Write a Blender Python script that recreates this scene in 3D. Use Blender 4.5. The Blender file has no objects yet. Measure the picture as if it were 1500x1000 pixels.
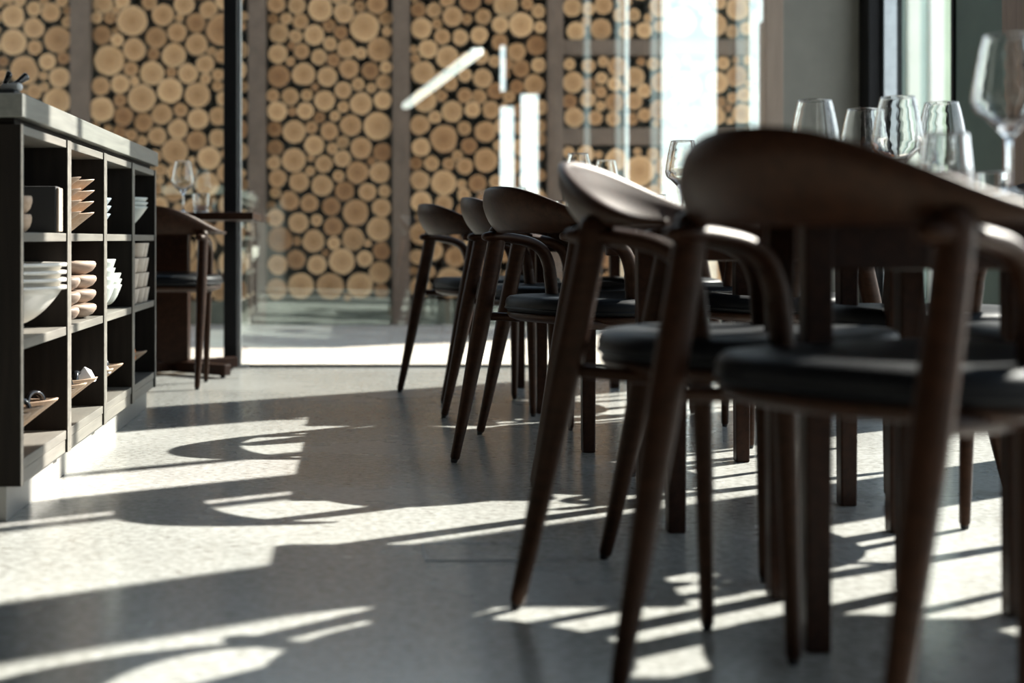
import bpy, bmesh, math, random
from mathutils import Vector, Matrix, Quaternion
R = math.radians
random.seed(7)
scene = bpy.context.scene
COL = scene.collection

# ------------------------------------------------------------------ camera
H = 0.63                       # eye height
F = 2083.0                     # focal length in pixels of the 1500 px frame
cam_d = bpy.data.cameras.new('camera'); cam = bpy.data.objects.new('camera', cam_d); COL.objects.link(cam)
cam.location = (0, 0, H); cam.rotation_euler = (R(90), 0, 0)
cam_d.sensor_width = 36; cam_d.lens = 50
cam_d.shift_x = 230 / 1500; cam_d.shift_y = -150 / 1500
cam_d.dof.use_dof = True; cam_d.dof.focus_distance = 4.05; cam_d.dof.aperture_fstop = 2.0
cam_d.clip_start = 0.02; cam_d.clip_end = 400
scene.camera = cam
# ------------------------------------------------------------------ world, sun, exposure
SUN_E, SKY_E = 20.5, 1.12
SKY_Z, SKY_H = (.62, .84, 1.15), (3.0, 3.15, 3.25)
EL = R(35.0); AZ = (0.838, 0.545)
w = bpy.data.worlds.new('sky'); scene.world = w; w.use_nodes = True
nt = w.node_tree; nt.nodes.clear()
o_ = nt.nodes.new('ShaderNodeOutputWorld'); b_ = nt.nodes.new('ShaderNodeBackground')
tc = nt.nodes.new('ShaderNodeTexCoord'); sx = nt.nodes.new('ShaderNodeSeparateXYZ')
rp = nt.nodes.new('ShaderNodeValToRGB')
nt.links.new(tc.outputs['Generated'], sx.inputs[0]); nt.links.new(sx.outputs['Z'], rp.inputs[0])
rp.color_ramp.elements[0].position = 0.0; rp.color_ramp.elements[0].color = (*SKY_H, 1)
rp.color_ramp.elements[1].position = 0.6; rp.color_ramp.elements[1].color = (*SKY_Z, 1)
nt.links.new(rp.outputs[0], b_.inputs['Color']); b_.inputs['Strength'].default_value = SKY_E
nt.links.new(b_.outputs[0], o_.inputs[0])
sd = bpy.data.lights.new('sun', 'SUN'); sun = bpy.data.objects.new('sun', sd); COL.objects.link(sun)
sd.energy = SUN_E; sd.angle = R(0.6); sd.color = (1.0, 0.955, 0.88)
sun.location = (8, 6, 8)
sun.rotation_euler = Vector((-AZ[0]*math.cos(EL), -AZ[1]*math.cos(EL), -math.sin(EL))).to_track_quat('-Z', 'Y').to_euler()
vs = scene.view_settings
vs.view_transform = 'Standard'; vs.look = 'None'; vs.gamma = 1; vs.use_curve_mapping = False
vs.exposure = 0.18
scene.cycles.max_bounces = 10; scene.cycles.transparent_max_bounces = 24
scene.cycles.caustics_reflective = False; scene.cycles.caustics_refractive = False
scene.cycles.sample_clamp_indirect = 6.0

# ------------------------------------------------------------------ helpers
def tag(o, label=None, cat=None, group=None, kind=None):
    if label: o['label'] = label
    if cat: o['category'] = cat
    if group: o['group'] = group
    if kind: o['kind'] = kind
    return o
def empty(name, loc=(0, 0, 0), rz=0.0, parent=None):
    o = bpy.data.objects.new(name, None); COL.objects.link(o)
    o.location = loc; o.rotation_euler = (0, 0, rz); o.empty_display_size = .05
    if parent: o.parent = parent
    return o
def mesh_obj(name, V, Fc, mat, parent=None, smooth=False, bevel=0.0, auto=None, loc=None):
    me = bpy.data.meshes.new(name); me.from_pydata([tuple(v) for v in V], [], Fc); me.update()
    if smooth:
        for p in me.polygons: p.use_smooth = True
    o = bpy.data.objects.new(name, me); COL.objects.link(o)
    if mat: me.materials.append(mat)
    if parent: o.parent = parent
    if loc: o.location = loc
    if bevel:
        m = o.modifiers.new('bevel', 'BEVEL'); m.width = bevel; m.segments = 2; m.limit_method = 'ANGLE'
    return o
class MB:
    def __init__(s): s.V = []; s.F = []
    def add(s, V, Fc):
        n = len(s.V); s.V += [tuple(v) for v in V]; s.F += [tuple(i + n for i in f) for f in Fc]; return s
    def box(s, x0, x1, y0, y1, z0, z1):
        V = [(x, y, z) for z in (z0, z1) for y in (y0, y1) for x in (x0, x1)]
        return s.add(V, [(0, 2, 3, 1), (4, 5, 7, 6), (0, 1, 5, 4), (2, 6, 7, 3), (0, 4, 6, 2), (1, 3, 7, 5)])
    def lathe(s, prof, n=24, c=(0, 0, 0)):
        V = []; Fc = []
        for (r, z) in prof:
            for k in range(n):
                a = 2*math.pi*k/n; V.append((c[0]+r*math.cos(a), c[1]+r*math.sin(a), c[2]+z))
        for i in range(len(prof)-1):
            for k in range(n):
                k2 = (k+1) % n; Fc.append((i*n+k, i*n+k2, (i+1)*n+k2, (i+1)*n+k))
        Fc.append(tuple(reversed(range(n)))); m = (len(prof)-1)*n; Fc.append(tuple(range(m, m+n)))
        return s.add(V, Fc)
    def sweep(s, P, rad, n=12, up=(0, 0, 1), capr=True):
        P = [Vector(p) for p in P]; up = Vector(up); V = []; Fc = []
        N = len(P)
        T = [(P[min(i+1, N-1)] - P[max(i-1, 0)]).normalized() for i in range(N)]
        u = up - T[0]*up.dot(T[0])
        if u.length < 1e-4: u = Vector((1, 0, 0)) - T[0]*T[0].x
        u.normalize(); rings = []
        for i in range(N):
            if i:
                q = T[i-1].rotation_difference(T[i]); u = q @ u
                u = (u - T[i]*u.dot(T[i])).normalized()
            v = T[i].cross(u); a, b = rad[i] if isinstance(rad[i], tuple) else (rad[i], rad[i])
            rings.append((P[i], u.copy(), v, a, b, T[i]))
        full = []
        if capr:
            p, u, v, a, b, t = rings[0]; m = min(a, b)
            full += [(p - t*m*.75, u, v, a*.45, b*.45), (p - t*m*.45, u, v, a*.8, b*.8)]
        full += [(p, u, v, a, b) for p, u, v, a, b, t in rings]
        if capr:
            p, u, v, a, b, t = rings[-1]; m = min(a, b)
            full += [(p + t*m*.45, u, v, a*.8, b*.8), (p + t*m*.75, u, v, a*.45, b*.45)]
        for p, u, v, a, b in full:
            for k in range(n):
                an = 2*math.pi*k/n; V.append(p + u*(a*math.cos(an)) + v*(b*math.sin(an)))
        for i in range(len(full)-1):
            for k in range(n):
                k2 = (k+1) % n; Fc.append((i*n+k, i*n+k2, (i+1)*n+k2, (i+1)*n+k))
        Fc.append(tuple(reversed(range(n)))); m = (len(full)-1)*n; Fc.append(tuple(range(m, m+n)))
        return s.add(V, Fc)
    def build(s, name, mat, parent=None, smooth=False, bevel=0.0, loc=None):
        return mesh_obj(name, s.V, s.F, mat, parent, smooth, bevel, loc=loc)
def boxo(name, x0, x1, y0, y1, z0, z1, mat, parent=None, bevel=0.0):
    return MB().box(x0, x1, y0, y1, z0, z1).build(name, mat, parent, bevel=bevel)
def struct(o): o['kind'] = 'structure'; return o
def crom(P, n=6):
    P = [Vector(p) for p in P]; out = []
    Q = [P[0]*2-P[1]] + P + [P[-1]*2-P[-2]]
    for i in range(1, len(Q)-2):
        for k in range(n):
            t = k/n; a, b, c, d = Q[i-1], Q[i], Q[i+1], Q[i+2]
            out.append(.5*((2*b) + (c-a)*t + (2*a-5*b+4*c-d)*t*t + (3*b-a-3*c+d)*t**3))
    out.append(P[-1]); return out
def copy_tree(o, parent=None):
    c = o.copy(); COL.objects.link(c)
    if parent is not None: c.parent = parent
    for ch in list(o.children): copy_tree(ch, c)
    return c

# ------------------------------------------------------------------ materials
def nmat(name):
    m = bpy.data.materials.new(name); m.use_nodes = True
    t = m.node_tree; b = t.nodes['Principled BSDF']; return m, t, b
def ramp(t, fac, cols):
    r = t.nodes.new('ShaderNodeValToRGB'); t.links.new(fac, r.inputs[0])
    e = r.color_ramp.elements
    e[0].position, e[0].color = cols[0][0], (*cols[0][1], 1); e[1].position, e[1].color = cols[-1][0], (*cols[-1][1], 1)
    for p, c in cols[1:-1]:
        k = e.new(p); k.color = (*c, 1)
    return r.outputs[0]
def mapped(t, scale=(1, 1, 1), rot=(0, 0, 0), coord='Object'):
    tc = t.nodes.new('ShaderNodeTexCoord'); mp = t.nodes.new('ShaderNodeMapping')
    t.links.new(tc.outputs[coord], mp.inputs[0]); mp.inputs['Scale'].default_value = scale
    mp.inputs['Rotation'].default_value = rot
    return mp.outputs[0]
def noise(t, vec, scale, detail=4, rough=.55, dist=0):
    n = t.nodes.new('ShaderNodeTexNoise'); t.links.new(vec, n.inputs['Vector'])
    n.inputs['Scale'].default_value = scale; n.inputs['Detail'].default_value = detail
    n.inputs['Roughness'].default_value = rough; n.inputs['Distortion'].default_value = dist
    return n.outputs['Fac']
def bump(t, b, h, strength=.2, dist=.01):
    n = t.nodes.new('ShaderNodeBump'); t.links.new(h, n.inputs['Height'])
    n.inputs['Strength'].default_value = strength; n.inputs['Distance'].default_value = dist
    t.links.new(n.outputs[0], b.inputs['Normal'])
def plain(name, col, rough=.5, var=.12, nscale=14, metallic=0, spec=.5, coat=0, bumps=0):
    m, t, b = nmat(name)
    f = noise(t, mapped(t), nscale)
    lo = tuple(c*(1-var) for c in col); hi = tuple(min(1, c*(1+var)) for c in col)
    t.links.new(ramp(t, f, [(.3, lo), (.7, hi)]), b.inputs['Base Color'])
    b.inputs['Roughness'].default_value = rough; b.inputs['Metallic'].default_value = metallic
    b.inputs['Specular IOR Level'].default_value = spec; b.inputs['Coat Weight'].default_value = coat
    if bumps: bump(t, b, f, bumps)
    return m
def wood(name, dark, light, scale=(3, 40, 40), rough=.45, spec=.5, bumps=.08, coord='Object'):
    m, t, b = nmat(name)
    v = mapped(t, scale, coord=coord)
    f = noise(t, v, 1.6, 6, .6, .6)
    t.links.new(ramp(t, f, [(.28, dark), (.72, light)]), b.inputs['Base Color'])
    b.inputs['Roughness'].default_value = rough; b.inputs['Specular IOR Level'].default_value = spec
    bump(t, b, f, bumps, .004)
    return m
def pane_mat(name, tint, refl, rmax=.6):
    m = bpy.data.materials.new(name); m.use_nodes = True; t = m.node_tree; t.nodes.clear()
    o = t.nodes.new('ShaderNodeOutputMaterial'); mx = t.nodes.new('ShaderNodeMixShader')
    tr = t.nodes.new('ShaderNodeBsdfTransparent'); gl = t.nodes.new('ShaderNodeBsdfGlossy')
    lw = t.nodes.new('ShaderNodeLayerWeight'); lw.inputs['Blend'].default_value = .25
    mr = t.nodes.new('ShaderNodeMapRange'); mr.inputs['To Min'].default_value = refl; mr.inputs['To Max'].default_value = rmax
    t.links.new(lw.outputs['Fresnel'], mr.inputs['Value'])
    tr.inputs['Color'].default_value = (*tint, 1); gl.inputs['Roughness'].default_value = .0
    gl.inputs['Color'].default_value = (.90, 1, .96, 1)
    t.links.new(mr.outputs[0], mx.inputs[0]); t.links.new(tr.outputs[0], mx.inputs[1]); t.links.new(gl.outputs[0], mx.inputs[2])
    t.links.new(mx.outputs[0], o.inputs[0]); return m
def glass_mat(name):
    # thin-walled glass: clear face on, reflecting and slightly darker towards its edges
    m = bpy.data.materials.new(name); m.use_nodes = True; t = m.node_tree; t.nodes.clear()
    o = t.nodes.new('ShaderNodeOutputMaterial'); mx = t.nodes.new('ShaderNodeMixShader')
    tr = t.nodes.new('ShaderNodeBsdfTransparent'); gl = t.nodes.new('ShaderNodeBsdfGlossy')
    lw = t.nodes.new('ShaderNodeLayerWeight'); lw.inputs['Blend'].default_value = .28
    f2 = t.nodes.new('ShaderNodeLayerWeight'); f2.inputs['Blend'].default_value = .30
    t.links.new(ramp(t, f2.outputs['Facing'], [(.35, (.97, .98, .98)), (.8, (.93, .94, .95)), (1, (.85, .87, .90))]), tr.inputs['Color'])
    mr = t.nodes.new('ShaderNodeMapRange'); mr.inputs['To Min'].default_value = .05; mr.inputs['To Max'].default_value = .95
    t.links.new(lw.outputs['Fresnel'], mr.inputs['Value'])
    gl.inputs['Roughness'].default_value = .02
    t.links.new(mr.outputs[0], mx.inputs[0]); t.links.new(tr.outputs[0], mx.inputs[1]); t.links.new(gl.outputs[0], mx.inputs[2])
    t.links.new(mx.outputs[0], o.inputs[0]); return m

def floor_mat():
    m, t, b = nmat('polished_concrete')
    v = mapped(t)
    big = noise(t, v, 1.1, 5, .6); fine = noise(t, v, 55, 3, .6); spk = noise(t, mapped(t, (1, 3.5, 1)), 26, 2, .5)
    c1 = ramp(t, big, [(.3, (.34, .34, .32)), (.7, (.485, .485, .465))])
    c2 = ramp(t, fine, [(.35, (.70, .69, .67)), (.62, (1.05, 1.05, 1.04))])
    c3 = ramp(t, spk, [(.30, (.58, .55, .50)), (.42, (1, 1, 1))])
    mx = t.nodes.new('ShaderNodeMixRGB'); mx.blend_type = 'MULTIPLY'; mx.inputs[0].default_value = 1
    t.links.new(c1, mx.inputs[1]); t.links.new(c2, mx.inputs[2])
    m2 = t.nodes.new('ShaderNodeMixRGB'); m2.blend_type = 'MULTIPLY'; m2.inputs[0].default_value = 1
    t.links.new(mx.outputs[0], m2.inputs[1]); t.links.new(c3, m2.inputs[2])
    t.links.new(m2.outputs[0], b.inputs['Base Color'])
    r = t.nodes.new('ShaderNodeMapRange'); r.inputs['To Min'].default_value = .17; r.inputs['To Max'].default_value = .36
    t.links.new(big, r.inputs['Value']); t.links.new(r.outputs[0], b.inputs['Roughness'])
    b.inputs['Specular IOR Level'].default_value = .6; b.inputs['Coat Weight'].default_value = .35; b.inputs['Coat Roughness'].default_value = .16
    bump(t, b, spk, .06, .003); return m
def log_mat():
    m, t, b = nmat('log_end_grain')
    tc = t.nodes.new('ShaderNodeTexCoord'); sp = t.nodes.new('ShaderNodeSeparateXYZ')
    nz = t.nodes.new('ShaderNodeTexNoise'); nz.inputs['Scale'].default_value = 1.7
    add = t.nodes.new('ShaderNodeMixRGB'); add.blend_type = 'ADD'; add.inputs[0].default_value = .22
    t.links.new(tc.outputs['Object'], nz.inputs['Vector'])
    t.links.new(tc.outputs['Object'], add.inputs[1]); t.links.new(nz.outputs['Color'], add.inputs[2])
    t.links.new(add.outputs[0], sp.inputs[0])
    cmb = t.nodes.new('ShaderNodeCombineXYZ'); t.links.new(sp.outputs['X'], cmb.inputs['X']); t.links.new(sp.outputs['Z'], cmb.inputs['Z'])
    ln = t.nodes.new('ShaderNodeVectorMath'); ln.operation = 'DISTANCE'
    t.links.new(cmb.outputs[0], ln.inputs[0]); ln.inputs[1].default_value = (.11, 0, .11)
    sn = t.nodes.new('ShaderNodeMath'); sn.operation = 'MULTIPLY'; sn.inputs[1].default_value = 42
    t.links.new(ln.outputs['Value'], sn.inputs[0])
    si = t.nodes.new('ShaderNodeMath'); si.operation = 'SINE'; t.links.new(sn.outputs[0], si.inputs[0])
    ringc = ramp(t, si.outputs[0], [(0, (.80, .78, .75)), (1, (1.05, 1.05, 1.05))])
    body = ramp(t, ln.outputs['Value'], [(0, (.40, .235, .12)), (.35, (.52, .325, .18)), (.70, (.60, .39, .225)), (.88, (.78, .54, .33)), (.96, (.20, .12, .07))])
    mx = t.nodes.new('ShaderNodeMixRGB'); mx.blend_type = 'MULTIPLY'; mx.inputs[0].default_value = 1
    t.links.new(body, mx.inputs[1]); t.links.new(ringc, mx.inputs[2])
    oi = t.nodes.new('ShaderNodeObjectInfo'); hs = t.nodes.new('ShaderNodeHueSaturation')
    tint = ramp(t, oi.outputs['Random'], [(0, (.60, .47, .37)), (.3, (.94, .84, .72)), (.65, (1.04, .98, .88)), (1, (1.28, 1.22, 1.10))])
    m2 = t.nodes.new('ShaderNodeMixRGB'); m2.blend_type = 'MULTIPLY'; m2.inputs[0].default_value = 1
    t.links.new(mx.outputs[0], m2.inputs[1]); t.links.new(tint, m2.inputs[2])
    t.links.new(m2.outputs[0], hs.inputs['Color']); hs.inputs['Saturation'].default_value = 1.0
    t.links.new(hs.outputs[0], b.inputs['Base Color']); b.inputs['Roughness'].default_value = .8
    b.inputs['Specular IOR Level'].default_value = .2
    return m
M = {}
M['floor'] = floor_mat()
M['log'] = log_mat()
M['bark'] = plain('dark_bark', (.05, .033, .022), .9, .4, 30)
M['backing'] = plain('black_board', (.03, .026, .022), .9)
M['post'] = plain('weathered_timber', (.155, .108, .080), .8, .2, 9)
M['plinth_out'] = plain('mossy_concrete', (.11, .115, .085), .85, .35, 5)
M['paving'] = plain('pale_paving', (.54, .46, .39), .8, .18, 2.5, bumps=.1)
M['ground'] = plain('pale_gravel', (.33, .32, .29), .9, .15, 1.2)
M['black_metal'] = plain('black_steel', (.008, .008, .009), .45, .2, 20, spec=.15)
M['steel'] = plain('brushed_steel', (.30, .32, .33), .35, .1, 30, metallic=.9)
M['grey_wall'] = plain('grey_plaster', (.23, .225, .20), .85, .08, 6)
M['dark_wall'] = plain('dark_plaster', (.06, .058, .055), .85, .1, 4)
M['ceiling'] = plain('dark_ceiling', (.045, .043, .041), .9, .1, 4)
M['green_panel'] = plain('dark_green_paint', (.045, .075, .06), .6, .12, 5)
M['brown_post'] = wood('brown_oak_post', (.10, .06, .04), (.20, .13, .09), (14, 14, 1.6), .6)
M['jamb'] = wood('taupe_timber', (.25, .19, .15), (.36, .28, .22), (14, 14, 1.2), .6)
M['pane'] = pane_mat('partition_glass', (.97, .99, .98), .24, .26)
M['window_pane'] = pane_mat('window_glass', (.97, .985, .98), .03, .12)
M['chair_wood'] = wood('dark_walnut', (.0095, .0035, .0017), (.028, .0105, .0050), (5, 40, 40), .44, .18, .02)
for k_ in ('chair_wood',): M[k_].node_tree.nodes['Principled BSDF'].inputs['Specular Tint'].default_value = (1, .80, .66, 1)
M['leather'] = plain('black_leather', (.0035, .004, .0052), .50, .25, 60, spec=.16, bumps=.03)
M['rubber'] = plain('black_rubber', (.008, .008, .008), .7)
M['table_wood'] = wood('dark_table_walnut', (.0115, .0044, .0022), (.031, .0122, .0061), (30, 4, 30), .38, .12, .03)
M['cab'] = wood('smoked_oak', (.105, .098, .086), (.20, .188, .162), (14, 1.6, 22), .42, .5, .10)
M['cab_shaded'] = wood('oak_painted_shade', (.007, .006, .005), (.018, .014, .011), (20, 20, 2.0), .7, .12, .08)  # shelving oak darkened so the interior shade sits in the colour
M['worktop'] = wood('smoked_oak_worktop', (.125, .128, .115), (.215, .215, .19), (14, 1.6, 22), .36, .55, .08)
M['plinth'] = plain('grey_laminate', (.26, .255, .235), .45, .08, 6)
M['white_china'] = plain('white_china', (.80, .77, .70), .28, .04, 8, coat=.3)
M['grey_china'] = plain('pale_celadon_china', (.47, .50, .46), .35, .05, 8, coat=.2)
M['blue_china'] = plain('blue_grey_china', (.28, .34, .37), .3, .05, 8, coat=.3)
M['boat_wood'] = wood('light_maple', (.40, .27, .18), (.58, .43, .31), (8, 30, 30), .5, .4)
M['stone_wood'] = wood('brown_stoneware', (.22, .15, .11), (.44, .34, .27), (9, 9, 30), .5, .4)
M['cup'] = wood('beige_cups', (.62, .52, .42), (.78, .68, .57), (9, 9, 30), .55, .4)
M['dark_gloss'] = plain('dark_glaze', (.015, .016, .018), .12, .3, 20, spec=.7, coat=.5)
M['orange'] = plain('orange_cloth', (.80, .24, .05), .6, .12, 20)
M['white_cloth'] = plain('white_cloth', (.80, .81, .80), .7, .05, 20)
M['black_box'] = plain('black_card', (.014, .014, .014), .7)
M['box_edge'] = plain('beige_paper', (.26, .21, .17), .8)
M['glass'] = glass_mat('clear_glass')
m_, t_, b__ = nmat('thick_glass'); b__.inputs['Transmission Weight'].default_value = 1; b__.inputs['Roughness'].default_value = 0; b__.inputs['IOR'].default_value = 1.48; b__.inputs['Base Color'].default_value = (.97, .985, .98, 1); M['thick'] = m_

# ------------------------------------------------------------------ the room shell
YG = 7.0          # partition glass
XR = 2.5          # window wall on the right
ZC = 4.3
ZH = 4.1
struct(boxo('floor', -3.2, XR+.14, -4.2, YG+.05, -.12, 0, M['floor']))
struct(boxo('ceiling', -3.2, XR+.14, -4.2, YG+.05, ZC, ZC+.2, M['ceiling']))
struct(boxo('wall_left', -3.2, -3.05, -4.2, YG+.05, 0, ZC, M['dark_wall']))
# wall behind the camera with three window openings (they mirror in the partition glass)
YB = -4.0
wb = MB()
ops = [(1.84, 2.03, 1.0, 2.32), (2.10, 2.34, .9, 2.48)]
wb.box(-3.05, 1.84, YB-.2, YB, 0, ZC).box(2.34, XR, YB-.2, YB, 0, ZC)
wb.box(1.84, 2.34, YB-.2, YB, 0, .9).box(1.84, 2.03, YB-.2, YB, .9, 1.0)
wb.box(2.03, 2.10, YB-.2, YB, .9, ZC).box(1.84, 2.03, YB-.2, YB, 2.32, 2.5).box(1.84, 2.03, YB-.2, YB, 3.1, ZC)
wb.box(1.92, 2.03, YB-.2, YB, 2.5, 3.1).box(2.10, 2.34, YB-.2, YB, 2.48, ZC)
struct(wb.build('wall_back', M['dark_wall']))
# right window wall: piers and glazed openings
piers = [(-4.2, -1.8, 'dark_wall'), (-1.1, .1, 'dark_wall'), (1.0, 1.75, 'dark_wall'), (4.17, 4.48, 'grey_wall')]
wr = empty('wall_right'); struct(wr)
for a, b, mm in piers: boxo('pier', XR, XR+.14, a, b, 0, ZC, M[mm], wr)
boxo('post', XR-.02, XR+.14, 5.27, 5.455, 0, 1.95, M['brown_post'], wr, .004)
boxo('pier', XR+.02, XR+.14, 5.37, 5.56, 1.96, ZC, M['green_panel'], wr)
boxo('panel', XR, XR+.14, 5.47, 5.92, 0, 1.95, M['green_panel'], wr, .003)
boxo('frame_strip', XR-.01, XR+.14, 5.455, 5.47, 0, 1.95, M['black_metal'], wr)
boxo('frame_strip', XR-.01, XR+.14, 5.92, 5.945, 0, 1.95, M['black_metal'], wr)
boxo('transom', XR-.01, XR+.14, 5.27, 5.945, 1.95, 1.96, M['black_metal'], wr)
boxo('frame_strip', XR-.02, XR+.14, 6.86, 7.0, 0, ZC, M['black_metal'], wr)
boxo('sill', XR, XR+.14, -1.8, 6.86, .0, .05, M['black_metal'], wr)
boxo('head', XR, XR+.14, -1.8, 6.86, ZH, ZC, M['dark_wall'], wr)
n = 0
for (a, b) in [(-1.8, -1.1), (.1, 1.0), (1.75, 4.17), (4.48, 5.27), (5.945, 6.86)]:
    n += 1
    wo = empty('window_%d' % n, (XR+.07, (a+b)/2, 0)); struct(wo)
    MB().box(-.006, .006, -(b-a)/2+.002, (b-a)/2-.002, .052, ZH-.002).build('pane', M['window_pane'], wo)
    fr = MB(); h = (b-a)/2
    fr.box(-.03, .03, -h+.001, -h+.035, .051, ZH-.001).box(-.03, .03, h-.035, h-.001, .051, ZH-.001)
    fr.build('frame', M['steel'], wo)
# grey wall piece right of the partition, with a timber jamb
struct(boxo('wall_corner', 2.10, XR+.14, YG, YG+.16, 0, ZC, M['grey_wall']))
j = struct(boxo('trim_1', 2.015, 2.10, YG-.03, YG+.14, 0, ZC, M['jamb'], None, .004))
# glass partition
gp = empty('window_6', (0, YG, 0)); struct(gp)
for (a, b) in [(-3.05, -.645), (-.575, 2.015)]:
    MB().box(a, b, -.005, .005, .012, ZC).build('pane', M['pane'], gp)
MB().box(-.643, -.577, -.045, .045, 0, ZC).build('mullion', M['black_metal'], gp, bevel=.004)
MB().box(-.577, -.560, -.012, .035, 0, ZC).build('mullion_bead', M['steel'], gp, bevel=.002)
MB().box(-3.05, 2.015, -.02, .02, 0, .012).build('floor_channel', M['black_metal'], gp)
MB().box(-.70, -.52, -.05, .05, 0, .012).build('shoe_plate', M['steel'], gp, bevel=.002)

# ------------------------------------------------------------------ outdoors
struct(boxo('patio_floor', -8, 3.6, YG+.05, 10.9, -.14, -.015, M['paving']))
struct(boxo('outdoor_ground', -60, 60, -60, 80, -.30, -.141, M['ground']))
YL = 10.7
def lx(px): return (px-520)*YL/F
def lz(py): return H + (350-py)*YL/F
LOGS = {
 0: (0, 0, 5.555, [(105,130,97),(272,68,60),(415,100,82),(550,85,38),(275,228,85),(545,175,47),(105,342,108),(465,320,110),(280,385,60),(392,505,68),(520,475,52),(25,500,42),(195,572,118),(492,635,88),(360,620,35),(25,615,50),(365,710,38),(462,825,115),(275,745,65),(170,8,45),(355,5,40),(510,10,50),(-20,250,30)]),
 1: (130, 0, 4.444, [(90,20,68),(220,5,50),(285,138,100),(393,15,50),(483,98,72),(620,30,78),(780,62,60),(52,115,38),(138,118,38),(180,68,28),(85,228,62),(190,265,42),(438,243,70),(578,215,63),(590,118,32),(697,148,65),(870,195,105),(300,325,75),(420,350,40),(703,290,72),(130,392,100),(553,360,82),(800,338,32),(760,420,60),(870,370,45),(275,450,48),(410,475,80),(540,470,35),(647,480,65),(82,562,60),(207,548,62),(302,530,30),(763,515,36),(845,490,45),(347,640,92),(530,590,83),(708,618,83),(840,560,40),(205,655,42),(90,715,82),(230,760,62),(355,795,62),(475,742,68),(598,715,45),(712,775,68),(840,755,60),(580,838,68),(445,885,60),(700,915,66),(840,900,60),(280,880,38),(560,985,90),(785,1030,75),(345,915,35),(200,860,45),(773,1200,80),(551,1245,68),(660,1120,50)]),
 2: (380, 0, 4.444, [(112,30,58),(243,35,58),(397,60,85),(550,88,68),(655,40,38),(765,30,66),(825,120,47),(685,175,97),(88,122,35),(175,122,38),(268,138,52),(455,165,45),(530,215,45),(127,215,65),(237,238,45),(357,228,67),(460,285,45),(567,318,62),(660,345,38),(783,322,80),(120,350,63),(210,300,28),(275,335,53),(388,370,52),(483,395,43),(583,450,64),(722,460,57),(825,440,40),(810,535,50),(127,497,73),(203,402,30),(288,485,75),(442,500,65),(545,590,55),(642,548,42),(728,572,32),(88,625,43),(200,630,58),(308,618,38),(362,570,25),(425,655,68),(662,675,73),(803,655,58),(117,727,64),(215,728,28),(300,722,55),(545,695,36),(390,765,38),(492,755,34),(98,838,50),(227,858,75),(340,830,40),(455,855,58),(595,815,70),(770,820,92),(102,962,53),(357,945,68),(475,968,36),(543,925,42),(662,965,70),(800,990,60),(830,208,32)]
    + [(x, y+978, r) for x, y, r in [(95,82,45),(225,65,78),(335,50,25),(420,88,57),(540,55,55),(730,70,28),(120,185,58),(330,135,32),(638,145,73),(785,145,70),(515,168,38),(258,205,65),(408,228,70),(555,265,63),(703,272,58),(815,265,40),(103,275,36),(197,330,63),(325,345,58),(467,365,60),(628,405,85),(795,375,62),(78,362,32),(105,440,60),(255,472,65),(372,455,38),(480,497,62),(778,512,80),(133,580,82),(243,590,30),(352,590,73),(610,578,76),(485,605,42),(705,605,25),(795,655,58),(120,745,65),(240,710,62),(375,745,62),(537,722,85),(685,705,52),(430,670,25),(785,795,72),(112,903,67),(268,882,85),(460,885,88),(655,880,85),(795,915,45)]]),
 3: (595, 0, 4.444, [(80,62,50),(183,65,50),(300,112,72),(415,5,70),(265,0,50),(503,108,52),(650,30,80),(785,30,40),(860,75,45),(745,165,80),(610,165,55),(100,185,68),(200,155,35),(235,240,52),(352,245,52),(475,230,57),(868,180,38),(142,320,62),(268,375,75),(485,370,50),(720,335,60),(848,295,65),(395,125,38),(110,475,78),(60,385,32),(380,490,45),(497,510,63),(575,400,38),(750,445,58),(860,425,48),(285,540,50),(585,590,55),(720,565,45),(835,550,68),(120,650,85),(230,625,40),(380,625,48),(475,630,50),(300,725,70),(430,715,52),(553,715,58),(670,630,40),(185,765,42),(88,815,65),(245,905,90),(380,835,45),(515,858,75),(630,820,60),(870,700,50),(870,820,45),(95,960,60),(408,950,52),(600,950,35),(740,720,50),(760,830,55),(750,960,60)]
    + [(x*.977, y*.977+622, r*.977) for x, y, r in [(65,450,45),(170,450,50),(285,455,42),(388,472,55),(530,430,80),(90,565,65),(250,580,88),(475,585,60),(600,575,48),(370,590,40),(100,710,70),(385,660,55),(340,400,35),(700,470,60),(820,450,55),(880,400,40),(700,580,60),(800,560,50),(890,530,40),(525,700,60),(250,720,60),(640,680,50)]]),
 4: (820, 0, 4.444, [(85,45,65),(105,205,75),(285,35,60),(268,190,70),(420,0,50),(485,95,48),(545,200,52),(395,100,55),(185,60,45),(1005,160,82),(1150,60,75),(1030,20,45),(1125,205,42),(1205,190,40),(945,60,40),(60,420,38),(90,535,72),(65,660,48),(95,765,66),(185,430,45),(270,510,40),(200,550,48),(265,600,38),(180,650,50),(225,770,48),(265,690,32),(490,500,70),(480,660,55),(470,775,52),(530,400,28),(550,590,50),(545,750,55),(975,410,42),(1065,410,42),(1150,390,25),(1020,540,70),(1150,497,70),(1220,395,30),(1195,620,45),(970,655,50),(1050,665,35),(1120,640,35),(1180,745,65),(1020,755,60),(1105,790,25)]),
}
ZB, ZT = lz(441), 2.78
PAN = [(-260, 104), (134, 364), (390, 575), (600, 801), (824, 1132)]
PLAB = ['stacked log ends wall panel at the left edge behind the worktop',
        'stacked log ends wall panel behind the black mullion and wine glass',
        'full height stacked log ends wall panel between two posts, right of black mullion',
        'stacked log ends wall panel crossed by white diagonal reflection',
        'stacked log ends wall panel with horizontal rails beside the grey wall']
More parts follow.
